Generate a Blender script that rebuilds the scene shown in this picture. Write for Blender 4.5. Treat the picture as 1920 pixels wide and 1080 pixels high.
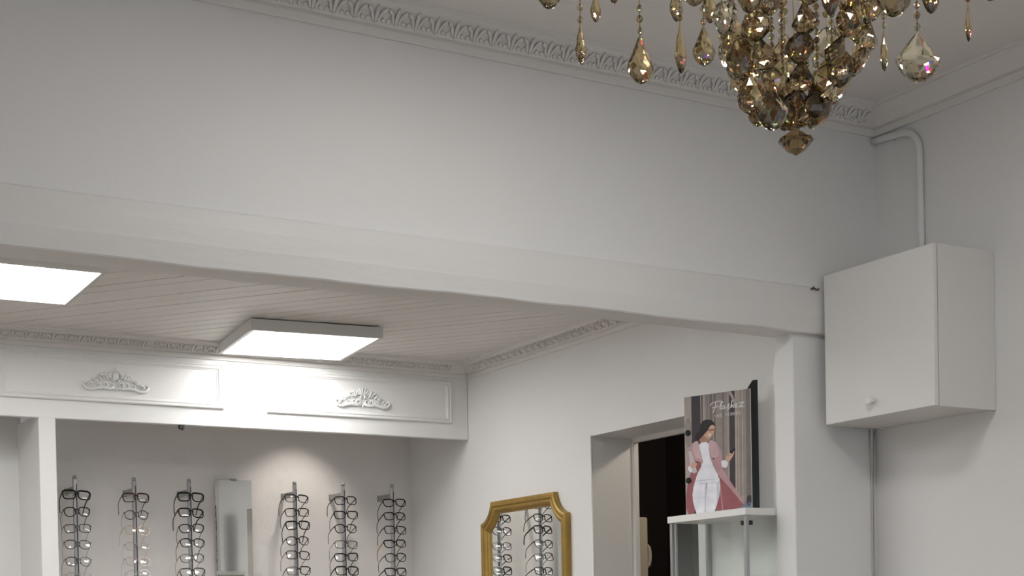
import bpy, math, random
from mathutils import Vector, Matrix

# ------------------------------------------------------------------ scene, camera, light
scene = bpy.context.scene
for _o in list(bpy.data.objects):
    bpy.data.objects.remove(_o)
C = scene.collection
CAMZ = 1.5
FPX, PPX, PPY = 2780.69, 960.0, 1221.43
RIGHT = Vector((0.86074214, -0.50863886, -0.02023571))
DOWN = Vector((-0.02686808, -0.00569837, -0.99962275))
FWD = Vector((0.50833166, 0.86096112, -0.01857098))
cam_d = bpy.data.cameras.new('camera')
cam = bpy.data.objects.new('camera', cam_d)
C.objects.link(cam)
cam_d.sensor_fit = 'HORIZONTAL'
cam_d.sensor_width = 36.0
cam_d.lens = FPX / 1920 * 36.0
cam_d.shift_x = 0.0
cam_d.shift_y = (PPY - 540.0) / 1920.0
cam_d.clip_start = 0.05
m3 = Matrix((RIGHT, -DOWN, -FWD)).transposed()
cam.matrix_world = Matrix.Translation((0, 0, CAMZ)) @ m3.to_4x4()
cam_d.dof.use_dof = True
cam_d.dof.focus_distance = 6.0
cam_d.dof.aperture_fstop = 36.0
scene.camera = cam

vs = scene.view_settings
vs.view_transform = 'Standard'
vs.look = 'None'
vs.gamma = 1.0
vs.use_curve_mapping = False
vs.exposure = 0.0

world = bpy.data.worlds.new('overcast_sky')
scene.world = world
world.use_nodes = True
bg = world.node_tree.nodes['Background']
bg.inputs[0].default_value = (0.80, 0.90, 1.0, 1)
bg.inputs[1].default_value = 1.2

PANEL_POWER = 11.5          # emission of the LED panels in the back room
FRONT_POWER = 19.0          # emission of the LED panels in the front room


def at(px, py, depth):
    """a point of the place: photograph pixel plus its distance along the view axis"""
    return Vector((0, 0, CAMZ)) + depth * (FWD + RIGHT * ((px - PPX) / FPX) + DOWN * ((py - PPY) / FPX))


# ------------------------------------------------------------------ materials
def new_mat(name):
    m = bpy.data.materials.new(name)
    m.use_nodes = True
    return m, m.node_tree.nodes, m.node_tree.links, m.node_tree.nodes['Principled BSDF']


def mat(name, col, rough=0.5, metal=0.0, trans=0.0, ior=1.45, spec=0.5, coat=0.0,
        bump=0.0, bscale=60.0, vary=0.0, vscale=3.0, detail=4.0, stretch=None):
    m, n, l, p = new_mat(name)
    p.inputs['Base Color'].default_value = (*col, 1)
    p.inputs['Roughness'].default_value = rough
    p.inputs['Metallic'].default_value = metal
    p.inputs['Transmission Weight'].default_value = trans
    p.inputs['IOR'].default_value = ior
    p.inputs['Specular IOR Level'].default_value = spec
    p.inputs['Coat Weight'].default_value = coat
    if bump or vary:
        tc = n.new('ShaderNodeTexCoord')
        src = tc.outputs['Object']
        if stretch:
            mp = n.new('ShaderNodeMapping')
            mp.inputs['Scale'].default_value = stretch
            l.new(src, mp.inputs['Vector'])
            src = mp.outputs['Vector']
        if bump:
            t = n.new('ShaderNodeTexNoise')
            t.inputs['Scale'].default_value = bscale
            t.inputs['Detail'].default_value = detail
            b = n.new('ShaderNodeBump')
            b.inputs['Strength'].default_value = bump
            b.inputs['Distance'].default_value = 0.01
            l.new(src, t.inputs['Vector'])
            l.new(t.outputs['Fac'], b.inputs['Height'])
            l.new(b.outputs['Normal'], p.inputs['Normal'])
        if vary:
            t2 = n.new('ShaderNodeTexNoise')
            t2.inputs['Scale'].default_value = vscale
            t2.inputs['Detail'].default_value = 5
            r = n.new('ShaderNodeValToRGB')
            r.color_ramp.elements[0].position = 0.3
            r.color_ramp.elements[1].position = 0.7
            r.color_ramp.elements[0].color = (*[c * (1 - vary) for c in col], 1)
            r.color_ramp.elements[1].color = (*[min(1, c * (1 + vary)) for c in col], 1)
            l.new(src, t2.inputs['Vector'])
            l.new(t2.outputs['Fac'], r.inputs['Fac'])
            l.new(r.outputs['Color'], p.inputs['Base Color'])
    return m


def emit_mat(name, col, power):
    m, n, l, p = new_mat(name)
    p.inputs['Base Color'].default_value = (0.9, 0.9, 0.9, 1)
    p.inputs['Emission Color'].default_value = (*col, 1)
    p.inputs['Emission Strength'].default_value = power
    return m


def pane_mat(name, tint, refl=0.06, rough=0.0):
    """thin clear sheet: see-through with a faint mirror reflection that grows at grazing angles"""
    m, n, l, p = new_mat(name)
    n.remove(p)
    out = n['Material Output']
    tr = n.new('ShaderNodeBsdfTransparent')
    tr.inputs[0].default_value = (*tint, 1)
    gl = n.new('ShaderNodeBsdfGlossy')
    gl.inputs['Color'].default_value = (1, 1, 1, 1)
    gl.inputs['Roughness'].default_value = rough
    fr = n.new('ShaderNodeLayerWeight')
    fr.inputs['Blend'].default_value = 0.5
    pw = n.new('ShaderNodeMath')
    pw.operation = 'POWER'
    pw.inputs[1].default_value = 5.0
    ad = n.new('ShaderNodeMath')
    ad.operation = 'MULTIPLY_ADD'
    ad.inputs[1].default_value = 0.85
    ad.inputs[2].default_value = refl
    ad.use_clamp = True
    mx = n.new('ShaderNodeMixShader')
    l.new(fr.outputs['Facing'], pw.inputs[0])
    l.new(pw.outputs[0], ad.inputs[0])
    l.new(ad.outputs[0], mx.inputs[0])
    l.new(tr.outputs[0], mx.inputs[1])
    l.new(gl.outputs[0], mx.inputs[2])
    l.new(mx.outputs[0], out.inputs['Surface'])
    return m


M = {}
M['paint'] = mat('white_wall_paint', (0.80, 0.793, 0.783), 0.55, bump=0.12, bscale=90, vary=0.012, vscale=2.2)
M['paint_cool'] = mat('white_wall_paint_front', (0.79, 0.787, 0.783), 0.55, bump=0.12, bscale=90, vary=0.012, vscale=2.2)
M['ceil'] = mat('matt_ceiling_paint', (0.83, 0.795, 0.775), 0.8, bump=0.05, bscale=120)
M['beam'] = mat('brushed_white_beam_paint', (0.76, 0.75, 0.735), 0.5, bump=0.22, bscale=28, vary=0.02, vscale=6, stretch=(0.25, 1, 1))
M['stucco'] = mat('rough_trowelled_plaster', (0.86, 0.825, 0.80), 0.7, bump=0.5, bscale=17, detail=8, vary=0.02, vscale=5)
M['gypsum'] = mat('white_moulding_paint', (0.80, 0.775, 0.75), 0.5, bump=0.05, bscale=80)
M['plank'] = mat('white_painted_planks', (0.80, 0.77, 0.74), 0.5, bump=0.06, bscale=40, stretch=(1, 1, 1))
M['joint'] = mat('plank_joint_board', (0.40, 0.37, 0.35), 0.8, bump=0.05)  # darker backing board behind the gaps between planks
M['gloss'] = mat('satin_white_trim', (0.83, 0.825, 0.81), 0.3, bump=0.03, bscale=50)
M['melamine'] = mat('white_melamine', (0.80, 0.79, 0.775), 0.4, bump=0.02, bscale=200)
M['melamine_side'] = mat('cream_melamine', (0.76, 0.735, 0.70), 0.4, bump=0.02, bscale=200)
M['seam'] = mat('dark_edge_seam', (0.22, 0.21, 0.20), 0.7, bump=0.02)
M['floor'] = mat('brown_wood_floor', (0.29, 0.245, 0.21), 0.35, bump=0.1, bscale=12, vary=0.3, vscale=4, stretch=(1, 12, 1))
M['led'] = emit_mat('led_diffuser', (0.995, 0.99, 0.97), PANEL_POWER)
M['led_front'] = emit_mat('led_diffuser_front', (1.0, 0.983, 0.95), FRONT_POWER)
M['led_frame'] = mat('white_aluminium_frame', (0.66, 0.65, 0.635), 0.4, bump=0.02)
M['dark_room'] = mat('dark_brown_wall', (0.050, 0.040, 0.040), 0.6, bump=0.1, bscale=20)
M['beige'] = mat('beige_plastic', (0.60, 0.54, 0.45), 0.5, bump=0.03)
M['gold'] = mat('antique_gold_paint', (0.36, 0.225, 0.055), 0.42, metal=0.35, bump=0.12, bscale=60, vary=0.18, vscale=14)
M['gold_dark'] = mat('dark_gold_groove', (0.20, 0.115, 0.025), 0.5, metal=0.3, bump=0.1, bscale=60)
M['mirror'] = mat('silvered_mirror', (0.90, 0.92, 0.91), 0.0, metal=1.0, bump=0.0)
M['steel'] = mat('brushed_aluminium', (0.46, 0.46, 0.47), 0.38, metal=0.8, bump=0.05, bscale=200)
M['bracket'] = mat('grey_bracket', (0.36, 0.355, 0.35), 0.5, metal=0.3, bump=0.03)
M['slot'] = mat('black_rubber_slot', (0.02, 0.02, 0.022), 0.5, bump=0.03)
M['acetate'] = mat('black_acetate', (0.012, 0.012, 0.015), 0.18, bump=0.01)
M['gunmetal'] = mat('dark_gunmetal', (0.05, 0.05, 0.055), 0.3, metal=0.8, bump=0.01)
M['goldwire'] = mat('pale_gold_wire', (0.55, 0.42, 0.30), 0.3, metal=0.8, bump=0.01)
M['rosewire'] = mat('rose_metal_wire', (0.52, 0.38, 0.36), 0.3, metal=0.7, bump=0.01)
M['tortoise'] = mat('tortoise_acetate', (0.06, 0.028, 0.016), 0.2, vary=0.6, vscale=60)
M['amber'] = mat('amber_acetate', (0.40, 0.22, 0.08), 0.25, vary=0.4, vscale=60)
M['lens'] = pane_mat('spectacle_lens', (0.97, 0.97, 0.97), 0.07)
M['pane'] = pane_mat('cabinet_glass', (0.955, 0.975, 0.967), 0.05)
M['window'] = pane_mat('window_glass', (0.95, 0.97, 0.97), 0.05)
M['black_gloss'] = mat('black_glossy_plastic', (0.012, 0.011, 0.013), 0.22, bump=0.15, bscale=24, stretch=(1, 1, 0.15))
M['black_matt'] = mat('black_felt', (0.008, 0.008, 0.008), 0.7, bump=0.02)
M['cable'] = mat('white_cable_sheath', (0.62, 0.57, 0.54), 0.5, bump=0.02)
M['wire'] = mat('dark_brown_wire', (0.10, 0.06, 0.05), 0.5, bump=0.02)
M['brass'] = mat('aged_brass', (0.55, 0.42, 0.22), 0.25, metal=1.0, bump=0.03)
M['candle'] = mat('ivory_candle_sleeve', (0.80, 0.76, 0.66), 0.4, bump=0.02)
M['bulb'] = pane_mat('clear_bulb_glass', (0.95, 0.93, 0.88), 0.08)


def crystal_mat(name, col, ior):
    """cut crystal with dispersion: each colour refracts at its own index"""
    m, n, l, p = new_mat(name)
    n.remove(p)
    out = n['Material Output']
    DISP = 0.12
    base = n.new('ShaderNodeBsdfRefraction')
    base.inputs['Color'].default_value = (*[c * (1 - DISP) for c in col], 1)
    base.inputs['Roughness'].default_value = 0.0
    base.inputs['IOR'].default_value = ior
    prev = base.outputs[0]
    for i, dn in enumerate((-0.03, 0.0, 0.035)):
        r = n.new('ShaderNodeBsdfRefraction')
        c = [0, 0, 0]
        c[i] = col[i] * DISP
        r.inputs['Color'].default_value = (*c, 1)
        r.inputs['Roughness'].default_value = 0.0
        r.inputs['IOR'].default_value = ior + dn
        a = n.new('ShaderNodeAddShader')
        l.new(prev, a.inputs[0])
        l.new(r.outputs[0], a.inputs[1])
        prev = a.outputs[0]
    g = n.new('ShaderNodeBsdfGlossy')
    g.inputs['Roughness'].default_value = 0.0
    f = n.new('ShaderNodeFresnel')
    f.inputs['IOR'].default_value = ior
    x = n.new('ShaderNodeMixShader')
    l.new(f.outputs[0], x.inputs[0])
    l.new(prev, x.inputs[1])
    l.new(g.outputs[0], x.inputs[2])
    l.new(x.outputs[0], out.inputs['Surface'])
    return m


M['crystal'] = crystal_mat('champagne_crystal', (0.82, 0.73, 0.55), 1.66)
M['crystal_clear'] = crystal_mat('pale_crystal', (0.92, 0.88, 0.77), 1.60)
M['crystal_smoke'] = crystal_mat('smoky_cognac_crystal', (0.56, 0.46, 0.33), 1.70)


# ------------------------------------------------------------------ mesh helpers
class MB:
    def __init__(self):
        self.v, self.f, self.mi, self.sm = [], [], [], []

    def poly(self, pts, mi=0, smooth=False):
        b = len(self.v)
        self.v += [tuple(p) for p in pts]
        self.f.append(tuple(range(b, b + len(pts))))
        self.mi.append(mi)
        self.sm.append(smooth)

    def face(self, idx, mi=0, smooth=False):
        self.f.append(tuple(idx))
        self.mi.append(mi)
        self.sm.append(smooth)

    def box(self, x0, x1, y0, y1, z0, z1, mi=0):
        b = len(self.v)
        self.v += [(x, y, z) for z in (z0, z1) for y in (y0, y1) for x in (x0, x1)]
        for q in ((0, 2, 3, 1), (4, 5, 7, 6), (0, 1, 5, 4), (2, 6, 7, 3), (0, 4, 6, 2), (1, 3, 7, 5)):
            self.face([b + i for i in q], mi)
        return self

    def bbox(self, x0, x1, y0, y1, z0, z1, c=0.002, mi=0):
        """box with chamfered edges"""
        b = len(self.v)
        xs, ys, zs = (x0, x1), (y0, y1), (z0, z1)
        idx = {}
        for i in (0, 1):
            for j in (0, 1):
                for k in (0, 1):
                    sx, sy, sz = (1 if i == 0 else -1), (1 if j == 0 else -1), (1 if k == 0 else -1)
                    for a in range(3):
                        p = [xs[i] + sx * c, ys[j] + sy * c, zs[k] + sz * c]
                        p[a] = (xs[i], ys[j], zs[k])[a]
                        idx[(i, j, k, a)] = len(self.v)
                        self.v.append(tuple(p))
        F = self.face
        for i in (0, 1):
            F([idx[(i, 0, 0, 0)], idx[(i, 1, 0, 0)], idx[(i, 1, 1, 0)], idx[(i, 0, 1, 0)]], mi)
            F([idx[(0, i, 0, 1)], idx[(1, i, 0, 1)], idx[(1, i, 1, 1)], idx[(0, i, 1, 1)]], mi)
            F([idx[(0, 0, i, 2)], idx[(1, 0, i, 2)], idx[(1, 1, i, 2)], idx[(0, 1, i, 2)]], mi)
        for i in (0, 1):
            for j in (0, 1):
                F([idx[(i, j, 0, 0)], idx[(i, j, 1, 0)], idx[(i, j, 1, 1)], idx[(i, j, 0, 1)]], mi)
                F([idx[(i, 0, j, 0)], idx[(i, 1, j, 0)], idx[(i, 1, j, 2)], idx[(i, 0, j, 2)]], mi)
                F([idx[(0, i, j, 1)], idx[(1, i, j, 1)], idx[(1, i, j, 2)], idx[(0, i, j, 2)]], mi)
        for i in (0, 1):
            for j in (0, 1):
                for k in (0, 1):
                    F([idx[(i, j, k, 0)], idx[(i, j, k, 1)], idx[(i, j, k, 2)]], mi)
        return self

    def loft(self, rings, closed=True, cap=True, mi=0, smooth=False):
        n = len(rings[0])
        b = len(self.v)
        for r in rings:
            self.v += [tuple(p) for p in r]
        for i in range(len(rings) - 1):
            for j in range(n if closed else n - 1):
                k = (j + 1) % n
                self.face([b + i * n + j, b + i * n + k, b + (i + 1) * n + k, b + (i + 1) * n + j], mi, smooth)
        if cap:
            self.face([b + j for j in reversed(range(n))], mi)
            self.face([b + (len(rings) - 1) * n + j for j in range(n)], mi)
        return self

    def tube(self, path, r, n=8, mi=0, cap=True, flat=1.0, up=None, closed=False):
        """round (or flattened) tube along a path; r may be a list"""
        P = [Vector(p) for p in path]
        rings = []
        u = None
        for i, p in enumerate(P):
            if closed:
                t = P[(i + 1) % len(P)] - P[i - 1]
            else:
                t = P[min(i + 1, len(P) - 1)] - P[max(i - 1, 0)]
            t.normalize()
            if up is not None:
                u = Vector(up)
            elif u is None:
                u = Vector((0, 0, 1)) if abs(t.z) < 0.9 else Vector((1, 0, 0))
            u = (u - t * u.dot(t))
            if u.length < 1e-6:
                u = t.orthogonal()
            u.normalize()
            w = t.cross(u)
            ri = r[i] if isinstance(r, (list, tuple)) else r
            rings.append([p + (u * math.cos(a) + w * math.sin(a) * flat) * ri for a in
                          [2 * math.pi * k / n for k in range(n)]])
        if closed:
            rings.append(rings[0])
            cap = False
        return self.loft(rings, True, cap, mi, True)

    def lathe(self, prof, n=16, mi=0, c=(0, 0, 0), smooth=True, axis='z'):
        rings = []
        for r, h in prof:
            ring = []
            for k in range(n):
                a = 2 * math.pi * k / n
                x, y = r * math.cos(a), r * math.sin(a)
                q = (x, y, h) if axis == 'z' else ((h, x, y) if axis == 'x' else (x, h, y))
                ring.append((c[0] + q[0], c[1] + q[1], c[2] + q[2]))
            rings.append(ring)
        return self.loft(rings, True, True, mi, smooth)

    def prism(self, pts, d, mi=0):
        """polygon pts (3D, planar) extruded by vector d"""
        d = Vector(d)
        A = [Vector(p) for p in pts]
        b = len(self.v)
        n = len(A)
        self.v += [tuple(p) for p in A] + [tuple(p + d) for p in A]
        self.face([b + i for i in range(n)], mi)
        self.face([b + n + i for i in reversed(range(n))], mi)
        for i in range(n):
            j = (i + 1) % n
            self.face([b + j, b + i, b + n + i, b + n + j], mi)
        return self

    def mesh(self, name, mats):
        me = bpy.data.meshes.new(name)
        me.from_pydata(self.v, [], self.f)
        for m in mats:
            me.materials.append(M[m])
        for p, i, s in zip(me.polygons, self.mi, self.sm):
            p.material_index = i
            p.use_smooth = s
        me.validate()
        me.update()
        import bmesh
        b = bmesh.new()
        b.from_mesh(me)
        bmesh.ops.recalc_face_normals(b, faces=b.faces)
        b.to_mesh(me)
        b.free()
        return me

    def build(self, name, mats, parent=None):
        if isinstance(mats, str):
            mats = [mats]
        return link(name, self.mesh(name, mats), parent)


def link(name, me, parent=None):
    o = bpy.data.objects.new(name, me)
    C.objects.link(o)
    if parent:
        o.parent = parent
    return o


def tag(o, label=None, cat=None, group=None, kind=None):
    if label:
        o['label'] = label
    if cat:
        o['category'] = cat
    if group:
        o['group'] = group
    if kind:
        o['kind'] = kind
    return o


def thing(name, label, cat, loc=(0, 0, 0), group=None, rot=None):
    o = link(name, None)
    o.location = loc
    if rot:
        o.rotation_euler = rot
    o.empty_display_size = 0.05
    return tag(o, label, cat, group)


def struct(name, mb, mats, label):
    return tag(mb.build(name, mats), label, kind='structure')


# ------------------------------------------------------------------ the place: key dimensions (metres)
XW = 4.0425            # front room: right wall
YH = 4.10              # front room: header wall over the opening
ZC = 3.387             # front room ceiling
BZ0, BZ1 = 2.536, 2.702  # beam bottom and top
XR = 3.70              # back room: right wall
YF = 6.66              # fascia over the display niche
ZI = 2.832             # back room ceiling
ZF = 2.447             # fascia bottom edge
YB = 7.336             # back of the niche
XL = -1.6              # left walls
YS = -2.6              # shop front behind the camera

# ------------------------------------------------------------------ room shell
struct('floor', MB().box(XL - 0.2, 5.6, YS - 0.2, YB + 0.2, -0.12, 0), 'floor', 'brown wooden shop floor')
struct('ceiling', MB().box(XL - 0.2, XW + 0.2, YS - 0.2, YH + 0.12, ZC, ZC + 0.15), 'ceil',
       'grey white ceiling of the front room')
struct('wall_right', MB().box(XW, XW + 0.18, YS - 0.2, YH + 0.123, 0, ZC), 'paint_cool',
       'white right wall of the front room behind the wall cabinet')
struct('wall_left', MB().box(XL - 0.2, XL, YS - 0.2, YB + 0.2, 0, ZC), 'paint', 'white left wall of the shop')
struct('wall_header', MB().box(XL, XW, YH, YH + 0.123, BZ1 - 0.02, ZC), 'paint',
       'white upper wall above the painted beam')
struct('wall_pillar', MB().bbox(3.638, XW, YH + 0.018, YH + 0.123, 0, BZ0 + 0.01, 0.004), 'paint_cool',
       'white wall end under the right end of the beam')

# shop front with a window behind the camera
wf = MB()
wf.box(XL, XW, YS - 0.18, YS, 0, 0.5).box(XL, XW, YS - 0.18, YS, 2.6, ZC)
wf.box(XL, XL + 0.5, YS - 0.18, YS, 0.5, 2.6).box(XW - 0.5, XW, YS - 0.18, YS, 0.5, 2.6)
struct('wall_front', wf, 'paint', 'shop front wall behind the viewer')
win = struct('window_1', MB().box(XL + 0.5, XW - 0.5, YS - 0.10, YS - 0.094, 0.5, 2.6), 'window', 'large shop window')
wfr = MB()
for x in (XL + 0.5, 0.2, 1.85, XW - 0.56):
    wfr.box(x, x + 0.06, YS - 0.13, YS - 0.06, 0.5, 2.6)
wfr.box(XL + 0.5, XW - 0.5, YS - 0.13, YS - 0.06, 0.5, 0.56).box(XL + 0.5, XW - 0.5, YS - 0.13, YS - 0.06, 2.54, 2.6)
wfr.build('window_frame', 'gunmetal', win)
pl = bpy.data.lights.new('window_portal', 'AREA')
pl.shape = 'RECTANGLE'
pl.size, pl.size_y = XW - XL - 1.0, 2.1
pl.cycles.is_portal = True
po = link('window_portal', pl)
po.location = ((XL + XW) / 2, YS - 0.02, 1.55)
po.rotation_euler = (math.radians(90), 0, 0)

# painted beam with an uneven hand-plastered lower edge
random.seed(4)
bm_ = MB()
rings = []
N = 90
for i in range(N + 1):
    x = XL + (XW - XL) * i / N
    w = 0.0022 * math.sin(x * 3.1) + 0.0014 * math.sin(x * 11.3 + 1) + random.uniform(-.0009, .0009)
    t = 0.0025 * math.sin(x * 2.3 + 2)
    k = 0.006 * max(0, 1 - abs(x - 3.46) / 0.12)      # chipped bump near the right end
    rings.append([(x, YH - 0.004, BZ0 + w + k + 0.004), (x, YH, BZ0 + w + k), (x, YH + 0.132 + t, BZ0 + 0.003 + t),
                  (x, YH + 0.132 + t, BZ1 + 0.05), (x, YH + 0.01, BZ1 + 0.05), (x, YH + 0.001, BZ1 + t * .6 + 0.004),
                  (x, YH - 0.009, BZ1 + t * .6 - 0.004), (x, YH - 0.012, BZ1 - 0.05), (x, YH - 0.012, BZ0 + 0.06)])
bm_.loft(rings, True, True, 0, False)
struct('trim_1', bm_, 'beam', 'long white painted beam across the opening to the back room')

# back room right wall with a deep doorway
DY0, DY1, DZ = 4.77, 5.535, 2.332       # doorway near side, far side, head
XD = 3.924                               # back of the reveal
wr = MB()
wr.box(XR, 3.945, YH + 0.123, DY0, 0, ZI).box(XR, 3.945, DY1, YB + 0.15, 0, ZI).box(XR, 3.945, DY0, DY1, DZ, ZI)
struct('wall_inner_right', wr, 'paint', 'white right wall of the back room with a deep doorway')
dd = MB()
dd.bbox(XD, 3.952, DY1 - 0.012, DY1 + 0.01, 0, DZ - 0.02, 0.003)
dd.bbox(XD, 3.952, DY0 - 0.01, DY0 + 0.012, 0, DZ - 0.02, 0.003)
dd.bbox(XD, 3.952, DY0, DY1, DZ - 0.02, DZ + 0.01, 0.003)
door = struct('door_1', dd, 'gloss', 'white frame of the doorway to a dark room')
bead = MB()
bead.tube([(XR + .001, DY1 + 0.002, 0.0), (XR + .001, DY1 + 0.002, DZ + .003)], 0.0045, 8)
bead.build('corner_bead', 'gloss', door)
# the dark room beyond the doorway
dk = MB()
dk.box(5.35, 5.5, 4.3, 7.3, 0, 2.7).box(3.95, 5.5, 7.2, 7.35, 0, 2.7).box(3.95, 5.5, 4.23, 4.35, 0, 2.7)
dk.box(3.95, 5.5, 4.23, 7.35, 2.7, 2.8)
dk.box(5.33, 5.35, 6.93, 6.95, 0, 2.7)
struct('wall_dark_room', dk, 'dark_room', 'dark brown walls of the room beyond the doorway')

M['globe'] = emit_mat('fill_globe', (1.0, 0.86, 0.68), 75.0)
gl_ = thing('fill_lamp', 'added unseen globe lamp that lights the dark room', 'ceiling light', (4.45, 5.1, 2.7))  # out-of-view lamp put in to light the locker and dark walls
MB().lathe([(0, 0), (.05, 0), (.05, -.02), (0, -.02)], 18).build('base', 'gloss', gl_)
MB().lathe([(.03, -.02), (.06, -.04), (.075, -.07), (.06, -.10), (.03, -.12), (0, -.125)], 18).build('globe', 'globe', gl_)

# niche: back wall, left bay, divider
struct('wall_back', MB().box(1.582, XR, YB, YB + 0.15, 0, ZI), 'stucco', 'rough plastered back wall of the display niche')
struct('wall_back_left', MB().box(XL, 1.56, 7.075, 7.2, 0, ZI), 'paint', 'white back wall of the left bay')
struct('wall_divider', MB().bbox(1.545, 1.619, YF + 0.001, YB, 0, ZF + 0.02, 0.0025), 'gloss',
       'slim white post between the two display bays')

# diagonal plank ceiling of the back room
cs = struct('ceiling_planked', MB().box(XL, XR, YH + 0.12, YB + 0.15, ZI + 0.011, ZI + 0.12), 'joint',
            'white diagonal plank ceiling of the back room')
yaw = math.radians(141.0)
dv = Vector((math.sin(yaw), math.cos(yaw), 0))
nv = Vector((-dv.y, dv.x, 0))


def clip_poly(pts, a, b, c):
    """keep the side a*x + b*y <= c"""
    out = []
    for i in range(len(pts)):
        p, q = pts[i], pts[(i + 1) % len(pts)]
        dp, dq = a * p[0] + b * p[1] - c, a * q[0] + b * q[1] - c
        if dp <= 0:
            out.append(p)
        if (dp < 0) != (dq < 0) and abs(dp - dq) > 1e-9:
            t = dp / (dp - dq)
            out.append((p[0] + (q[0] - p[0]) * t, p[1] + (q[1] - p[1]) * t))
    return out


rect = [(XL, YH + 0.124), (XR - 0.001, YH + 0.124), (XR - 0.001, YB), (XL, YB)]
PW = 0.0805
ks = [nv.x * x + nv.y * y for x, y in rect]
k = math.floor(min(ks) / PW)
while k * PW < max(ks):
    g = 0.0022
    lo, hi = k * PW + g, (k + 1) * PW - g
    q = clip_poly(clip_poly(rect, nv.x, nv.y, hi), -nv.x, -nv.y, -lo)
    if len(q) >= 3:
        p = MB()
        dz = random.uniform(-0.0006, 0.0006)
        p.prism([(x, y, ZI + dz) for x, y in q], (0, 0, 0.0115))
        p.build('plank', 'plank', cs)
    k += 1


# ------------------------------------------------------------------ crown mouldings with leaf relief
def leaf_mesh(name, w, h, d):
    """raised acanthus leaf: x across, y up the slope, z out of the surface"""
    b = MB()

    def blob(cx, cy, rx, ry, rz, ang, n=8):
        ca, sa = math.cos(ang), math.sin(ang)
        rings = []
        for s, zz in ((1.0, 0.0), (0.8, 0.6), (0.42, 0.92)):
            rings.append([(cx + ca * rx * s * math.cos(2 * math.pi * i / n) - sa * ry * s * math.sin(2 * math.pi * i / n),
                           cy + sa * rx * s * math.cos(2 * math.pi * i / n) + ca * ry * s * math.sin(2 * math.pi * i / n),
                           rz * zz) for i in range(n)])
        b.loft(rings, True, True, 0, True)
    blob(0, 0, w * .11, h * .5, d, 0)
    for s in (-1, 1):
        blob(s * w * .2, -h * .08, w * .085, h * .36, d * .8, -s * .35)
        blob(s * w * .36, h * .2, w * .1, h * .2, d * .9, -s * .8)
        blob(s * w * .38, -h * .28, w * .1, h * .14, d * .7, s * .6)
    return b.mesh(name, ['gypsum'])


def crown(name, pts, size, label, leaf_me, period, spans):
    """pts: wall line as list of (x, y) with inward normals handled by mitre; profile: (projection, drop)"""
    s = size
    prof = [(0.0, -0.0), (0.0, -0.98), (0.10, -0.98), (0.13, -0.95), (0.13, -0.74), (0.10, -0.71), (0.10, -0.68),
            (0.19, -0.66), (0.23, -0.62), (0.36, -0.42), (0.56, -0.24), (0.66, -0.18), (0.68, -0.13),
            (0.80, -0.12), (0.82, 0.0)]
    zt = pts[0][2]
    mb = MB()
    n = len(pts)
    rings = []
    for i in range(n):
        p = Vector((pts[i][0], pts[i][1], 0))
        ns = []
        if i > 0:
            d = Vector((pts[i][0] - pts[i - 1][0], pts[i][1] - pts[i - 1][1], 0)).normalized()
            ns.append(Vector((d.y, -d.x, 0)))
        if i < n - 1:
            d = Vector((pts[i + 1][0] - pts[i][0], pts[i + 1][1] - pts[i][1], 0)).normalized()
            ns.append(Vector((d.y, -d.x, 0)))
        mv = ns[0] if len(ns) == 1 else (ns[0] + ns[1]) / (1 + ns[0].dot(ns[1]))
        rings.append([(p.x + mv.x * a * s, p.y + mv.y * a * s, zt + b * s) for a, b in prof])
    mb.loft(rings, True, True, 0, False)
    o = struct(name, mb, 'gypsum', label)
    # relief leaves on the sloping face
    a0, b0, a1, b1 = 0.23, -0.62, 0.66, -0.18
    for i in range(n - 1):
        A, B = Vector((pts[i][0], pts[i][1], 0)), Vector((pts[i + 1][0], pts[i + 1][1], 0))
        L = (B - A).length
        d = (B - A) / L
        nn = Vector((d.y, -d.x, 0))
        t0, t1 = spans[i]
        t = t0
        sl = Vector((nn.x * (a1 - a0), nn.y * (a1 - a0), b1 - b0)).normalized()
        out = d.cross(sl)
        if out.dot(nn) < 0:
            out = -out
        xa = sl.cross(out)
        while t < t1:
            c = A + d * t + nn * ((a0 + a1) / 2 - 0.03) * s
            lf = link('leaf', leaf_me, o)
            mm = Matrix((xa, sl, out)).transposed().to_4x4()
            mm.translation = Vector((c.x, c.y, zt + ((b0 + b1) / 2 - 0.03) * s))
            lf.matrix_local = mm
            t += period
    return o


lf1 = leaf_mesh('leaf', 0.066, 0.060, 0.006)
lf2 = leaf_mesh('leaf', 0.056, 0.046, 0.006)
# front room: header wall then right wall
crown('trim_2', [(XL, YH, ZC), (XW, YH, ZC), (XW, YS, ZC)], 0.100,
      'white crown moulding with leaf relief around the front room ceiling', lf1, 0.068,
      [(2.55, 5.56), (0.1, 0.0)])
# back room: fascia then right wall
crown('trim_3', [(XL, YF, ZI), (XR, YF, ZI), (XR, YH + 0.13, ZI)], 0.078,
      'white crown moulding with leaf relief around the back room ceiling', lf2, 0.0575,
      [(2.75, 5.22), (0.1, 2.38)])

# ------------------------------------------------------------------ fascia with mouldings and appliques
fb = MB()
fb.bbox(XL, XR - 0.001, YF, YF + 0.03, ZF, ZI, 0.003)
fascia = struct('wall_fascia', fb, 'gloss', 'white panelled fascia above the display niche')


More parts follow.
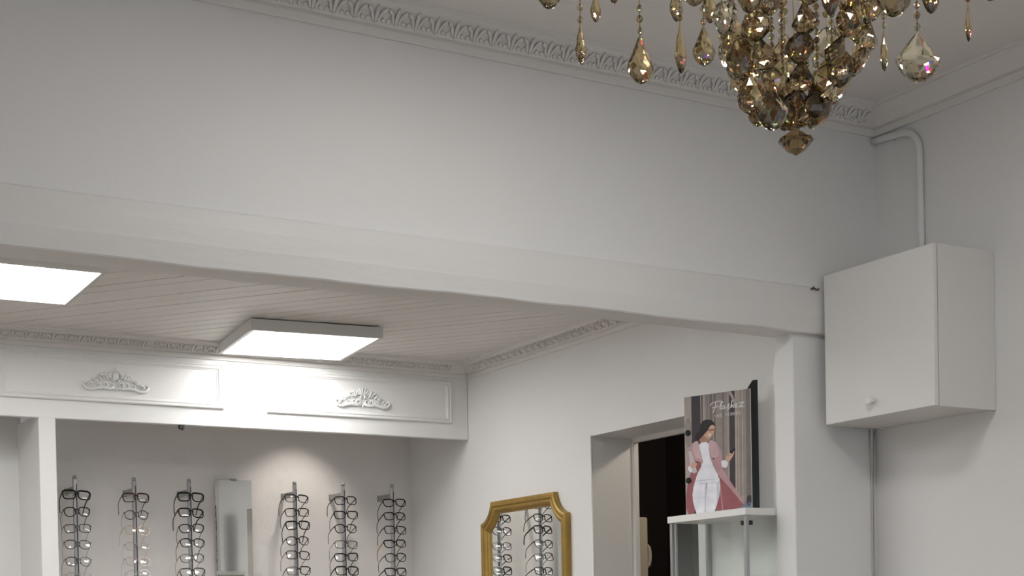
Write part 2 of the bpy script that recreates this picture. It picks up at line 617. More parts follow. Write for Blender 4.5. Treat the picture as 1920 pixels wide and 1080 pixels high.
def moulding_frame(x0, x1, z0, z1):
    prof = [(0.0, 0.0), (0.0, 0.010), (0.004, 0.014), (0.008, 0.014), (0.010, 0.009), (0.015, 0.008), (0.019, 0.012),
            (0.023, 0.011), (0.025, 0.006), (0.030, 0.004), (0.031, 0.0)]
    cor = [(x0, z0), (x1, z0), (x1, z1), (x0, z1)]
    inn = [(1, 1), (-1, 1), (-1, -1), (1, -1)]
    for i in range(4):
        j = (i + 1) % 4
        mb = MB()
        rings = []
        for e in (i, j):
            rings.append([(cor[e][0] + inn[e][0] * a, YF - b, cor[e][1] + inn[e][1] * a) for a, b in prof])
        mb.loft(rings, True, True, 0, False)
        mb.build('panel_moulding', 'gloss', fascia)


moulding_frame(1.385, 2.394, 2.529, 2.738)
moulding_frame(2.607, 3.600, 2.525, 2.736)
moulding_frame(0.150, 1.160, 2.530, 2.738)


def applique(cx, cz, w, h, style):
    """carved scroll ornament, mirrored about its middle"""
    mb = MB()

    def spiral(x, z, r, turns, a0, sgn, rad):
        pts, rr = [], []
        n = int(14 * turns)
        for i in range(n + 1):
            t = i / n
            a = a0 + sgn * 2 * math.pi * turns * t
            q = r * (1 - 0.78 * t)
            pts.append((x + q * math.cos(a), YF - 0.005 - 0.003 * t, z + q * math.sin(a)))
            rr.append(rad * (1 - 0.35 * t))
        return pts, rr

    def leaf(x, z, L, ang, rad):
        ca, sa = math.cos(ang), math.sin(ang)
        mb.tube([(x + ca * L * t, YF - 0.004 - 0.005 * math.sin(math.pi * t), z + sa * L * t) for t in
                 (0, .25, .5, .75, 1)], [rad * .5, rad, rad * 1.05, rad * .7, rad * .15], 7)
    hw = w / 2
    for s in (-1, 1):
        def X(u):
            return cx + s * u * hw
        # long bottom scroll running to the tip
        pts = [(X(.06), YF - .006, cz + .02 * h), (X(.2), YF - .008, cz - .10 * h), (X(.38), YF - .009, cz - .02 * h),
               (X(.55), YF - .009, cz - .08 * h), (X(.72), YF - .009, cz - .17 * h), (X(.88), YF - .008, cz - .12 * h),
               (X(.97), YF - .007, cz + .06 * h), (X(.93), YF - .007, cz + .20 * h), (X(.86), YF - .007, cz + .14 * h)]
        mb.tube(pts, [.0045, .006, .0065, .007, .0078, .0072, .006, .005, .003], 7)
        for (u, v, r, tr, a0, sg) in ((.14, .10, .105, 1.4, 3.3, 1), (.33, .12, .09, 1.3, 0.2, -1),
                                      (.50, .10, .075, 1.3, 3.0, 1), (.33, .52, .085, 1.2, 0.3, 1),
                                      (.17, .60, .06, 1.1, 2.6, -1), (.62, .28, .055, 1.1, .2, 1),
                                      (.80, .06, .05, 1.0, 2.5, -1)):
            a = a0 if s > 0 else math.pi - a0
            p, rr = spiral(X(u), cz + v * h, r * hw * 1.12, tr, a, sg * s, .0054)
            mb.tube(p, rr, 6)
        for (u, v, L, ang, rad) in ((.22, .40, .16, .9, .0045), (.42, .36, .14, .6, .004), (.52, .30, .15, .35, .004),
                                    (.68, .16, .14, .15, .004), (.05, .30, .12, 1.2, .004), (.28, -.02, .12, -.5, .004),
                                    (.46, -.04, .13, -.35, .004), (.27, .62, .12, .9, .0035), (.40, .58, .1, .5, .003)):
            leaf(X(u), cz + v * h, L * hw * 1.1, ang if s > 0 else math.pi - ang, rad * 1.35)
    # middle: shield or palmette
    if style == 'shield':
        rg = []
        for sc, dep in ((1, 0), (.85, .007), (.5, .009)):
            rg.append([(cx + sc * .13 * hw * math.sin(a) * (1 - .35 * (1 - math.cos(a)) / 2), YF - dep,
                        cz + .58 * h + sc * .26 * h * math.cos(a)) for a in [2 * math.pi * i / 14 for i in range(14)]])
        mb.loft(rg, True, True, 0, True)
        rim = [(cx + .16 * hw * math.sin(a), YF - .006, cz + .58 * h + .32 * h * math.cos(a)) for a in
               [2 * math.pi * i / 16 for i in range(16)]]
        mb.tube(rim, .003, 6, closed=True)
        leaf(cx, cz + .88 * h, .16 * hw, math.pi / 2, .004)
    else:
        for a in (-.75, -.38, 0, .38, .75):
            leaf(cx + .02 * hw * math.sin(a), cz + .42 * h, (.36 - .08 * abs(a)) * hw, math.pi / 2 - a, .0045)
    leaf(cx, cz - .02 * h, .1 * hw, -math.pi / 2, .005)
    return tag(mb.build('scroll_applique', 'gloss', fascia), 'white carved scroll ornament in the middle of a fascia panel')


applique(1.890, 2.598, 0.306, 0.085, 'shield')
applique(3.106, 2.594, 0.302, 0.085, 'palmette')


# ------------------------------------------------------------------ LED ceiling panels
def led_panel(cx, cy, zb, ang, label, matname, group, h=0.048):
    t = thing('led_panel', label, 'ceiling light', (cx, cy, zb), group, (0, 0, ang))
    s, w = 0.2975, 0.016
    fr = MB()
    cor = [(-s, -s), (s, -s), (s, s), (-s, s)]
    prof = [(0, 0.0), (0, h), (0.004, h), (0.004, 0.006), (w, 0.006), (w, 0.0)]
    rings = []
    for cxx, cyy in cor:
        sx, sy = (1 if cxx < 0 else -1), (1 if cyy < 0 else -1)
        rings.append([(cxx + sx * a, cyy + sy * a, b) for a, b in prof])
    rings.append(rings[0])
    fr.loft(rings, True, False)
    fr.build('frame', 'led_frame', t)
    MB().box(-s + w - .002, s - w + .002, -s + w - .002, s - w + .002, 0.003, 0.009).build('diffuser', matname, t)
    MB().box(-s + .005, s - .005, -s + .005, s - .005, h - 0.006, h - 0.001).build('back_plate', 'led_frame', t)
    for x in (-.2, .2):
        MB().box(x - .02, x + .02, -.2, .2, h - .001, h + .006).build('mounting_bar', 'bracket', t)
    return t


led_panel(2.622, 6.285, 2.777, math.radians(-6.0), 'lit square LED ceiling panel touching the fascia crown moulding',
          'led', 'LED ceiling panels')
led_panel(1.185, 5.585, 2.777, math.radians(-1.0), 'lit square LED ceiling panel at the left edge, just behind the beam',
          'led', 'LED ceiling panels')
for x, y, l in ((2.05, 4.66, 'added fill LED ceiling panel hidden behind the beam on the right'),  # extra unseen panels, added to raise the back room's ambient light
                (0.75, 4.66, 'added fill LED ceiling panel hidden behind the beam in the middle'),
                (-0.55, 4.66, 'added fill LED ceiling panel hidden behind the beam on the left'),
                (-0.25, 5.585, 'added fill LED ceiling panel of the back room nearest the left wall')):
    led_panel(x, y, 2.777, 0, l, 'led', 'LED ceiling panels')
for i, (x, y, l) in enumerate(((2.1, 2.75, 'lit square LED ceiling panel in the front room nearest the beam'),
                               (0.3, 0.2, 'added fill LED ceiling panel in the front room nearest the left wall'),  # unseen panel added for general fill
                               (2.9, 0.2, 'added fill LED ceiling panel in the front room nearest the right wall'))):  # unseen panel added to brighten the right wall
    led_panel(x, y, ZC - 0.05, 0, l, 'led_front', 'LED ceiling panels', 0.044)


# ------------------------------------------------------------------ niche spotlights
def spot(x, y, lit, label):
    zt = ZI
    t = thing('spotlight', label, 'spotlight', (x, y, zt), 'niche spotlights')
    MB().lathe([(0.0, 0.0), (0.03, 0.0), (0.03, -0.012), (0.008, -0.016), (0.008, -0.05)], 16).build('base', 'gloss', t)
    h = MB()
    h.lathe([(0.012, -0.045), (0.028, -0.05), (0.032, -0.13), (0.029, -0.13), (0.024, -0.07)], 18)
    h.build('housing', 'gloss', t)
    MB().lathe([(0.0, -0.112), (0.027, -0.112), (0.027, -0.118), (0.0, -0.120)], 18).build(
        'bulb', 'bulb', t)
    if lit:
        ld = bpy.data.lights.new('spotlight_lamp', 'SPOT')
        ld.energy = lit
        ld.spot_size = math.radians(78)
        ld.spot_blend = 0.75
        ld.shadow_soft_size = 0.022
        ld.color = (1.0, 0.93, 0.84)
        lo = link('lamp', ld, t)
        lo.location = (0, 0, -0.135)
        lo.rotation_euler = (math.radians(22), math.radians(4), 0)
    return t


spot(3.05, 6.93, 11, 'lit spotlight hidden behind the right half of the fascia')

# small dark clip under the fascia edge
MBc = MB()
MBc.bbox(-.012, .012, -.010, .012, -.016, .004, .003)
MBc.tube([(0, 0, -.012), (0.004, -.006, -.022)], [.006, .003], 8)
cl = MBc.build('cable_clip', 'bracket')
cl.location = (2.193, YF + 0.012, ZF - 0.002)
cl.data.materials[0] = M['slot']
tag(cl, 'tiny grey cable clip under the fascia lower edge', 'clip')


# ------------------------------------------------------------------ display rods and eyeglasses
def outline(shape, w, h, n=28):
    """lens outline in x (positive = outer side), z"""
    pts = []
    for i in range(n):
        a = 2 * math.pi * i / n
        c, s = math.cos(a), math.sin(a)
        e = {'rect': 0.50, 'square': 0.42, 'round': 0.95, 'panto': 0.78, 'cat': 0.66}[shape]
        x = w / 2 * math.copysign(abs(c) ** e, c)
        z = h / 2 * math.copysign(abs(s) ** e, s)
        if shape == 'panto':
            x *= 1 + 0.10 * (z / (h / 2))
        if shape == 'rect':
            x *= 1 + 0.07 * (z / (h / 2))
        if shape == 'cat':
            x *= 1 + 0.08 * (z / (h / 2))
            if x > 0 and z > 0:
                z += h * 0.10 * (x / (w / 2)) ** 2
                x += w * 0.04 * (z / h)
        pts.append((x, z))
    return pts


def rim_mesh(mb, pts, tt, tb, d, side, cx, wrap):
    """rim band around the outline; tt/tb thickness at the top and bottom"""
    n = len(pts)
    area = sum(pts[i][0] * pts[(i + 1) % n][1] - pts[(i + 1) % n][0] * pts[i][1] for i in range(n))
    hh = max(p[1] for p in pts)
    rings = []
    for i in range(n):
        a, b, c = pts[i - 1], pts[i], pts[(i + 1) % n]
        tx, tz = c[0] - a[0], c[1] - a[1]
        L = math.hypot(tx, tz) or 1
        nx, nz = tz / L, -tx / L
        if area < 0:
            nx, nz = -nx, -nz
        f = (b[1] / hh + 1) / 2
        t = tb + (tt - tb) * max(0, f) ** 1.5
        sec = []
        for o, y in ((0, -d / 2), (t, -d / 2), (t, d / 2), (0, d / 2)):
            lx, lz = b[0] + nx * o, b[1] + nz * o
            X = side * (cx + lx * math.cos(wrap) - 0 * y)
            Y = y + (lx + 0.022) * math.sin(wrap)
            sec.append((X, Y, lz))
        rings.append(sec)
    rings.append(rings[0])
    mb.loft(rings, True, False, 0, False)


GL = {}


def glasses_meshes(key):
    if key in GL:
        return GL[key]
    shape, w, h, tt, tb, frame_m, temple_m, temple_h = STYLES[key]
    h, tt, tb = h * 1.10, tt * 1.25, tb * 1.3
    wrap = 0.13
    gap = 0.0175
    cx = gap / 2 + w / 2
    fr = MB()
    d = 0.0042 if tt > 0.0022 else 0.0022
    lens_me = []
    for side in (-1, 1):
        pts = outline(shape, w, h)
        rim_mesh(fr, pts, tt, tb, d, side, cx, wrap)
        ln = MB()
        rings = []
        for s in (1.0, 0.66, 0.33):
            rings.append([(side * (cx + x * s * math.cos(wrap)),
                           (x * s + 0.022) * math.sin(wrap) - 0.0026 * (1 - s * s), z * s) for x, z in pts])
        b0 = len(ln.v)
        for r in rings:
            ln.v += r
        n = len(pts)
        for q in range(2):
            for j in range(n):
                k2 = (j + 1) % n
                ln.face([b0 + q * n + j, b0 + q * n + k2, b0 + (q + 1) * n + k2, b0 + (q + 1) * n + j], 0, True)
        ln.v.append((side * cx, 0.022 * math.sin(wrap) - 0.0026, 0))
        for j in range(n):
            ln.face([b0 + 2 * n + j, b0 + 2 * n + (j + 1) % n, len(ln.v) - 1], 0, True)
        lens_me.append(ln.mesh('lens', ['lens']))
        # end piece at the hinge
        ex = cx + w / 2
        ey = (w / 2 + 0.022) * math.sin(wrap)
        fr.bbox(min(side * (ex - .001), side * (ex + .006)), max(side * (ex - .001), side * (ex + .006)),
                ey - d / 2, ey + 0.006, h * .26, h * .26 + max(.003, temple_h * .8), 0.0006)
    # bridge arch
    bz = h * .20
    br = max(0.0011, min(0.0026, tt * .62))
    fr.tube([(-gap / 2 - .003, .001, bz - .002), (-gap / 4, -.0015, bz + .003), (0, -.002, bz + .0042),
             (gap / 4, -.0015, bz + .003), (gap / 2 + .003, .001, bz - .002)], br, 7)
    # nose pads
    for s in (-1, 1):
        fr.tube([(s * .006, .004, -.001), (s * .0075, .007, -.006), (s * .0085, .006, -.011)], [.001, .002, .0012], 6)
    frame = fr.mesh('front_frame', [frame_m])
    tem = []
    for side in (-1, 1):
        tb_ = MB()
        ex = side * (cx + w / 2 + 0.004)
        ey = (w / 2 + 0.022) * math.sin(wrap) + 0.004
        z0 = h * .26 + temple_h * .4
        path = [(ex, ey, z0), (ex + side * .001, ey + .03, z0), (ex, ey + .065, z0 - .002),
                (ex - side * .003, ey + .092, z0 - .006), (ex - side * .006, ey + .108, z0 - .017),
                (ex - side * .009, ey + .122, z0 - .034), (ex - side * .011, ey + .128, z0 - .045)]
        tk = max(.0009, temple_h * .34)
        hs = [temple_h, temple_h * .92, temple_h * .75, temple_h * .7, temple_h * .72, temple_h * .8, temple_h * .5]
        rings = []
        for i, p in enumerate(path):
            a, c = path[max(0, i - 1)], path[min(len(path) - 1, i + 1)]
            tv = Vector(c) - Vector(a)
            tv.x = 0
            tv.normalize()
            u = Vector((0, -tv.z, tv.y))
            hh = max(.0018, hs[i]) / 2
            P = Vector(p)
            ww = Vector((tk / 2, 0, 0))
            rings.append([P + u * hh - ww, P + u * hh + ww, P - u * hh + ww, P - u * hh - ww])
        tb_.loft(rings, True, True, 0, False)
        tem.append(tb_.mesh('temple', [temple_m]))
    GL[key] = (frame, lens_me, tem)
    return GL[key]


STYLES = {   # shape, lens width, lens height, rim top, rim bottom, frame, temple, temple height
    'thick': ('rect', .052, .036, .0062, .0034, 'acetate', 'acetate', .0105),
    'wayfarer': ('rect', .051, .038, .0052, .0032, 'acetate', 'acetate', .0090),
    'medium': ('rect', .051, .037, .0036, .0022, 'acetate', 'acetate', .0062),
    'panto': ('panto', .049, .040, .0034, .0022, 'acetate', 'acetate', .0055),
    'browline': ('rect', .052, .036, .0046, .0012, 'acetate', 'acetate', .0056),
    'square': ('square', .051, .039, .0026, .0022, 'acetate', 'amber', .0052),
    'cat': ('cat', .052, .036, .0044, .0024, 'acetate', 'acetate', .0060),
    'amber': ('cat', .052, .036, .0046, .0026, 'acetate', 'amber', .0066),
    'tortoise': ('rect', .052, .037, .0050, .0026, 'tortoise', 'tortoise', .0058),
    'thinblack': ('rect', .051, .036, .0022, .0016, 'gunmetal', 'gunmetal', .0034),
    'thinpanto': ('panto', .049, .039, .0022, .0016, 'gunmetal', 'gunmetal', .0032),
    'thinround': ('round', .046, .041, .0020, .0016, 'gunmetal', 'gunmetal', .0026),
    'gold': ('panto', .050, .041, .0014, .0012, 'goldwire', 'goldwire', .0022),
    'rose': ('panto', .049, .040, .0012, .0010, 'rosewire', 'rosewire', .0020),
    'roundrose': ('round', .046, .040, .0012, .0010, 'rosewire', 'rosewire', .0020),
    'grey': ('round', .046, .040, .0014, .0011, 'steel', 'steel', .0022),
}
DESC = {'thick': 'thick black rectangular eyeglasses', 'wayfarer': 'bold black square-cut eyeglasses',
        'medium': 'black rectangular eyeglasses', 'panto': 'black rounded eyeglasses',
        'browline': 'heavy-browed black eyeglasses', 'square': 'square black eyeglasses with amber temples',
        'cat': 'black upswept eyeglasses', 'amber': 'black upswept eyeglasses with amber temples',
        'tortoise': 'dark tortoiseshell eyeglasses', 'thinblack': 'slim dark metal eyeglasses',
        'thinpanto': 'slim dark rounded eyeglasses', 'thinround': 'thin dark round eyeglasses',
        'gold': 'pale gold wire eyeglasses', 'rose': 'rose wire eyeglasses', 'roundrose': 'round rose wire eyeglasses',
        'grey': 'thin grey wire round eyeglasses'}
RODS = [
    (1.826, 'the leftmost rod', [.656, .576, .497, .420, .339, .268],
     ['thick', 'panto', 'thinblack', 'thinpanto', 'thinpanto', 'grey']),
    (2.112, 'the second rod from left', [.650, .567, .492, .416, .342, .278],
     ['tortoise', 'thinround', 'gold', 'roundrose', 'rose', 'grey']),
    (2.388, 'the rod left of the mirror', [.660, .582, .506, .434, .358, .288],
     ['thick', 'wayfarer', 'panto', 'panto', 'thinpanto', 'medium']),
    (2.950, 'the rod right of the mirror', [.667, .596, .530, .450, .377, .296],
     ['browline', 'medium', 'wayfarer', 'panto', 'square', 'medium']),
    (3.222, 'the second rod from right', [.664, .588, .517, .434, .367, .296],
     ['medium', 'cat', 'panto', 'thinblack', 'cat', 'wayfarer']),
    (3.507, 'the rightmost rod', [.659, .588, .514, .441, .367, .290],
     ['cat', 'medium', 'medium', 'amber', 'panto', 'cat']),
]
YP = 7.172
ORD = ['top pair', 'second pair down', 'third pair down', 'fourth pair down', 'fifth pair down', 'sixth pair down', 'seventh pair down']
random.seed(11)
rod_label = {0: 'grey metal eyeglasses rod at the far left of the niche',
             1: 'grey metal eyeglasses rod, second from the left in the niche',
             2: 'grey metal eyeglasses rod just left of the tall mirror',
             3: 'grey metal eyeglasses rod just right of the tall mirror',
             4: 'grey metal eyeglasses rod, second from the right in the niche',
             5: 'grey metal eyeglasses rod at the far right of the niche'}
rod_me = MB()
rod_me.bbox(-.0095, .0095, -.008, .008, -1.10, .045, .002)
rod_me = rod_me.mesh('rod', ['steel'])
slot_me = MB().box(.0035, .0072, -.0092, -.0075, -1.08, .02).mesh('slot', ['slot'])
cap_me = MB().lathe([(0, .045), (.0098, .045), (.0098, .058), (.006, .061), (0, .061)], 14).mesh('cap', ['bracket'])
arm_me = MB()
arm_me.bbox(-.0075, .0075, .006, YB - YP, -.018, .010, .0015)
arm_me.bbox(-.010, .010, YB - YP - .003, YB - YP, -.021, .013, .001)
arm_me = arm_me.mesh('bracket_arm', ['bracket'])
peg_me = MB().bbox(-.0065, .0065, -.030, -.006, -.0025, .0035, .001).mesh('peg', ['bracket'])
for ri, (x, where, zs, styles) in enumerate(RODS):
    ztop = CAMZ + [0.690, 0.690, 0.692, 0.697, 0.699, 0.700][ri]
    r = thing('display_rod', rod_label[ri], 'display rod', (x, YP, ztop), 'eyeglasses display rods')
    link('rod', rod_me, r)
    link('slot', slot_me, r)
    link('cap', cap_me, r)
    link('bracket_arm', arm_me, r)
    lo = link('bracket_arm', arm_me, r)
    lo.location.z = -1.05
    zz = list(zs)
    st = list(styles)
    zz.append(zz[-1] - .075)
    st.append(st[2])
    for i, (z, sty) in enumerate(zip(zz, st)):
        pg = link('peg', peg_me, r)
        pg.location.z = CAMZ + z - ztop + .006
        frame, lens_me, tem = glasses_meshes(sty)
        t = thing('eyeglasses', '%s, %s on %s' % (DESC[sty], ORD[i], where), 'eyeglasses',
                  (x + random.uniform(-.002, .002), YP - .034, CAMZ + z), 'eyeglasses on the display rods',
                  (math.radians(random.uniform(-27, -19)), math.radians(random.uniform(-2.5, 2.5)),
                   math.radians(random.uniform(-7, 3))))
        link('front_frame', frame, t)
        for q in lens_me:
            link('lens', q, t)
        for q in tem:
            link('temple', q, t)

# tall frameless mirror in the niche
tm = thing('wall_mirror', 'tall narrow frameless mirror on the niche wall between the eyeglasses rods', 'mirror',
           (2.662, YB - 0.045, 0.9), None, (0, 0, 0.0044))
MB().bbox(-.099, .099, -.003, .003, 0, 1.368, .001).build('mirror_pane', 'mirror', tm)
MB().box(-.088, .088, .0032, .012, .01, 1.355).build('backing', 'melamine_side', tm)
cb = MB()
cb.bbox(-.016, .018, -.006, .044, 1.362, 1.3735, .001)
cb.build('clip', 'bracket', tm)
bk = MB()
for z in (.25, 1.1):
    bk.box(-.06, .06, .012, .0445, z - .02, z + .02)
bk.build('wall_spacer', 'melamine_side', tm)
'''END_PART1'''

# ------------------------------------------------------------------ wall cabinet, conduit, cables
wc = thing('wall_cabinet', 'white wall cabinet with a round knob hung in the corner beside the beam', 'cabinet',
           (XW - 0.0015, 3.81, 2.2))
cx0, cy0, cy1, ch = -0.2905, -0.266, 0.262, 0.541
cbm = MB()
t_ = 0.016
cbm.box(cx0 + .021, 0, cy0, cy0 + t_, 0, ch).box(cx0 + .021, 0, cy1 - t_, cy1, 0, ch)
cbm.box(cx0 + .021, 0, cy0 + t_, cy1 - t_, .004, t_ + .004).box(cx0 + .021, 0, cy0 + t_, cy1 - t_, ch - t_, ch)
cbm.box(-.006, 0, cy0 + t_, cy1 - t_, t_ + .004, ch - t_)
cbm.box(cx0 + .05, -.006, cy0 + t_, cy1 - t_, .27, .285)
cbm.build('body', 'melamine_side', wc)
cdm = MB()
cdm.bbox(cx0, cx0 + .018, cy0 + .001, cy1 - .001, .001, ch - .001, .0012)
cdo = cdm.build('door', 'melamine', wc)
kn = MB()
kn.lathe([(0.0, 0.0), (.008, 0), (.0065, -.006), (.006, -.012), (.012, -.017), (.0155, -.022), (.0145, -.028), (.008, -.031),
          (0.0, -.032)], 20, axis='x')
ko = kn.build('knob', 'gloss', cdo)
ko.location = (cx0, 0.02, 0.052)

cp = MB()
xq = XW - 0.013
path = [(xq, YH - .001, 3.274), (xq, 4.03, 3.270), (xq, 3.965, 3.264)]
for i in range(1, 9):
    a = math.radians(90 * i / 8)
    path.append((xq, 3.955 - .090 * math.sin(a), 3.172 + .090 * math.cos(a)))
path += [(xq, 3.864, 3.05), (xq, 3.863, 2.9), (xq, 3.862, 2.7415)]
cp.tube(path, 0.0125, 12)
for y, z in ((4.0, 3.268), (3.8635, 2.95)):
    cp.box(XW - .004, XW - .0005, y - .008, y + .008, z - .018, z + .018)
tag(cp.build('conduit_pipe', 'paint_cool'), 'white painted conduit bending down the wall to the cabinet top', 'pipe')

YQ = YH + 0.018
for off, lab, seed in ((0.0, 'thin white cable in the corner under the cabinet, left one of the pair', 1),
                       (0.011, 'thin white cable in the corner under the cabinet, right one of the pair', 2)):
    random.seed(seed)
    pts = []
    for i in range(23):
        z = 2.2 - i * 0.1
        sx = 0.004 * math.sin(i * .7 + seed) + (-.012 * max(0, 1 - i / 4.0) if off == 0 else 0)
        pts.append((4.016 + off + sx, YQ - .0042, max(z, .02)))
    c_ = MB()
    c_.tube(pts, 0.0028, 7)
    tag(c_.build('cable', 'cable'), lab, 'cable', 'corner cables')
w_ = MB()
w_.tube([(3.742, YH - .012, 2.697), (3.728, YH - .020, 2.690), (3.712, YH - .020, 2.694), (3.704, YH - .013, 2.692),
         (3.716, YH - .016, 2.701)], .0028, 7)
tag(w_.build('wire_end', 'wire'), 'short dark wire end sticking out above the beam beside the cabinet', 'wire')

# ------------------------------------------------------------------ glass display case
vc = thing('display_case', 'narrow glass display case with a white top beside the doorway', 'display case', (3.598, 4.464, 0))
x0, x1, y0, y1, zt = -.101, .101, -.237, .240, 1.907
MB().bbox(x0, x1, y0, y1, zt - .026, zt, .0015).build('top_board', 'melamine', vc)
MB().bbox(x0 + .004, x1, y0 + .004, y1 - .004, 0, .42, .002).build('base', 'melamine', vc)
pm = MB().bbox(-.0075, .0075, -.0075, .0075, .42, zt - .026, .0012).mesh('post', ['steel'])
for px, py in ((x0 + .016, y0 + .016), (x0 + .016, y1 - .010), (x1 - .010, y0 + .016), (x1 - .010, y1 - .010)):
    p = link('post', pm, vc)
    p.location = (px, py, 0)
p = link('post', pm, vc)
p.location = (x0 + .016, y1 - .034, 0)
p.scale = (.6, .6, 1)
MB().box(x0 + .014, x0 + .018, y0 + .024, y1 - .018, .421, zt - .034).build('glass_door', 'pane', vc)
MB().box(x0 + .024, x1 - .018, y0 + .014, y0 + .018, .421, zt - .027).build('glass_pane', 'pane', vc)
MB().box(x0 + .024, x1 - .018, y1 - .012, y1 - .008, .421, zt - .027).build('glass_pane', 'pane', vc)
for z in (1.655, 1.25, .84):
    MB().bbox(x0 + .024, x1 - .004, y0 + .024, y1 - .018, z, z + .006, .001).build('shelf', 'pane', vc)
for bx, by in ((x0 + .010, y0 + .030), (x0 + .030, y0 + .009)):
    MB().bbox(bx - .006, bx + .006, by - .006, by + .006, zt - .062, zt - .046, .001).build('hinge', 'slot', vc)

# ------------------------------------------------------------------ poster on the case
PL, PR = Vector((3.503, 4.590, 0)), Vector((3.600, 4.314, 0))
pd = (PR - PL).normalized()
pn = Vector((pd.y, -pd.x, 0))        # towards the viewer
if pn.dot(Vector((-1, -1, 0))) < 0:
    pn = -pn
PWD, PHT = (PR - PL).length, 0.452
po_ = thing('poster', 'printed poster of a woman in a pink coat standing on the display case', 'poster',
            (PL.x, PL.y, 1.9075))
pm4 = Matrix((pd, -pn, Vector((0, 0, 1)))).transposed().to_4x4()
pm4.translation = Vector((PL.x, PL.y, 1.9075))
po_.matrix_world = pm4


def uv(x, y):
    """crop coordinates of the printed picture -> sheet coordinates (metres)"""
    yt = 152 + (105 - 152) * (x - 47) / (530 - 47)
    yb_ = 1045 + (1003 - 1045) * (x - 65) / (553 - 65)
    v = (y - yt) / (yb_ - yt)
    xl, xr = 47 + 18 * v, 530 + 23 * v
    return ((x - xl) / (xr - xl) * PWD, (1 - v) * PHT)


PC = {}


def pcol(name, c, rough=0.35):
    M['print_' + name] = mat('print_' + name, c, 0.45, spec=0.25, vary=0.10, vscale=26)
    return 'print_' + name


cols = [pcol('stone', (0.30, 0.26, 0.235)), pcol('stone_dark', (0.055, 0.045, 0.055)), pcol('stone_light', (0.42, 0.36, 0.33)),
        pcol('stone_mid', (0.19, 0.16, 0.15)), pcol('coat', (0.48, 0.29, 0.32)), pcol('coat_deep', (0.33, 0.115, 0.13)),
        pcol('coat_light', (0.58, 0.40, 0.43)), pcol('white', (0.78, 0.79, 0.85)), pcol('white_shade', (0.58, 0.60, 0.70)),
        pcol('skin', (0.62, 0.38, 0.28)), pcol('skin_shade', (0.42, 0.23, 0.16)), pcol('hair', (0.028, 0.020, 0.022)),
        pcol('phone', (0.015, 0.014, 0.018)), pcol('book', (0.55, 0.50, 0.52)), pcol('letters', (0.72, 0.71, 0.72)),
        pcol('street', (0.20, 0.23, 0.30))]
CI = {c.replace('print_', ''): i for i, c in enumerate(cols)}
MB().box(0, PWD, 0, .004, 0, PHT).build('sheet', 'melamine', po_)
pr = MB()


def flat(b, pts, col, layer, smooth=0):
    q = [uv(x, y) for x, y in pts]
    if smooth:                       # Chaikin corner cutting for soft outlines
        for _ in range(smooth):
            r = []
            for i in range(len(q)):
                a, c = q[i], q[(i + 1) % len(q)]
                r += [(a[0] * .75 + c[0] * .25, a[1] * .75 + c[1] * .25), (a[0] * .25 + c[0] * .75, a[1] * .25 + c[1] * .75)]
            q = r
    q = [(min(max(u, .0005), PWD - .0005), min(max(v, .0005), PHT - .0005)) for u, v in q]
    b.prism([(u, -.00006 * layer, v) for u, v in q], (0, -.00005, 0), CI[col])


# background architecture
for xa, xb, col in ((47, 100, 'stone_light'), (100, 168, 'stone_dark'), (168, 200, 'stone_light'), (200, 235, 'stone'),
                    (235, 280, 'stone_mid'), (280, 380, 'stone'), (380, 420, 'stone_dark'), (420, 450, 'stone_light'),
                    (450, 500, 'stone'), (500, 556, 'stone_mid')):
    flat(pr, [(xa, 100), (xb, 100), (xb + 16, 1048), (xa + 16, 1048)], col, 1)
for xa, xb, col in ((176, 184, 'stone_dark'), (215, 222, 'stone_mid'), (258, 264, 'stone_light'), (330, 340, 'stone_mid'),
                    (366, 372, 'stone_light'), (436, 440, 'stone_mid'), (470, 478, 'stone_light')):
    flat(pr, [(xa, 100), (xb, 100), (xb + 16, 1048), (xa + 16, 1048)], col, 2)
flat(pr, [(52, 330), (100, 300), (112, 520), (60, 540)], 'stone', 2, 1)
flat(pr, [(370, 125), (400, 120), (440, 250), (430, 270), (400, 170)], 'stone_light', 2, 1)
flat(pr, [(480, 960), (556, 930), (556, 1010), (440, 1012)], 'street', 3, 1)
flat(pr, [(512, 900), (550, 890), (552, 970), (516, 975)], 'stone_dark', 3, 1)
# coat: right tail, left side
flat(pr, [(250, 640), (300, 690), (340, 720), (500, 960), (470, 985), (390, 1008), (280, 1026), (270, 800)], 'coat_deep', 4, 1)
flat(pr, [(150, 640), (190, 660), (140, 760), (120, 900), (140, 1040), (66, 1045), (66, 860), (100, 720)], 'coat_deep', 4, 1)
flat(pr, [(318, 790), (345, 1010), (338, 1012), (312, 800)], 'coat', 5)
# trousers and top
flat(pr, [(135, 780), (225, 772), (222, 880), (212, 960), (208, 1050), (146, 1054), (132, 1000), (117, 940), (113, 890), (122, 830)], 'white', 6)
flat(pr, [(215, 774), (314, 764), (320, 830), (314, 900), (296, 970), (276, 1046), (209, 1052), (212, 960), (206, 860)], 'white', 6)
flat(pr, [(206, 840), (222, 858), (214, 930), (216, 1050), (206, 1050), (206, 930)], 'white_shade', 7)
flat(pr, [(292, 800), (314, 790), (312, 900), (290, 980), (298, 900)], 'white_shade', 7)
flat(pr, [(162, 497), (232, 492), (246, 560), (262, 640), (300, 730), (314, 790), (132, 806), (146, 740), (190, 660),
          (165, 560)], 'white', 8, 1)
flat(pr, [(136, 786), (316, 768), (316, 772), (136, 792)], 'white_shade', 9)
flat(pr, [(165, 808), (300, 796), (300, 800), (166, 813)], 'white_shade', 9)
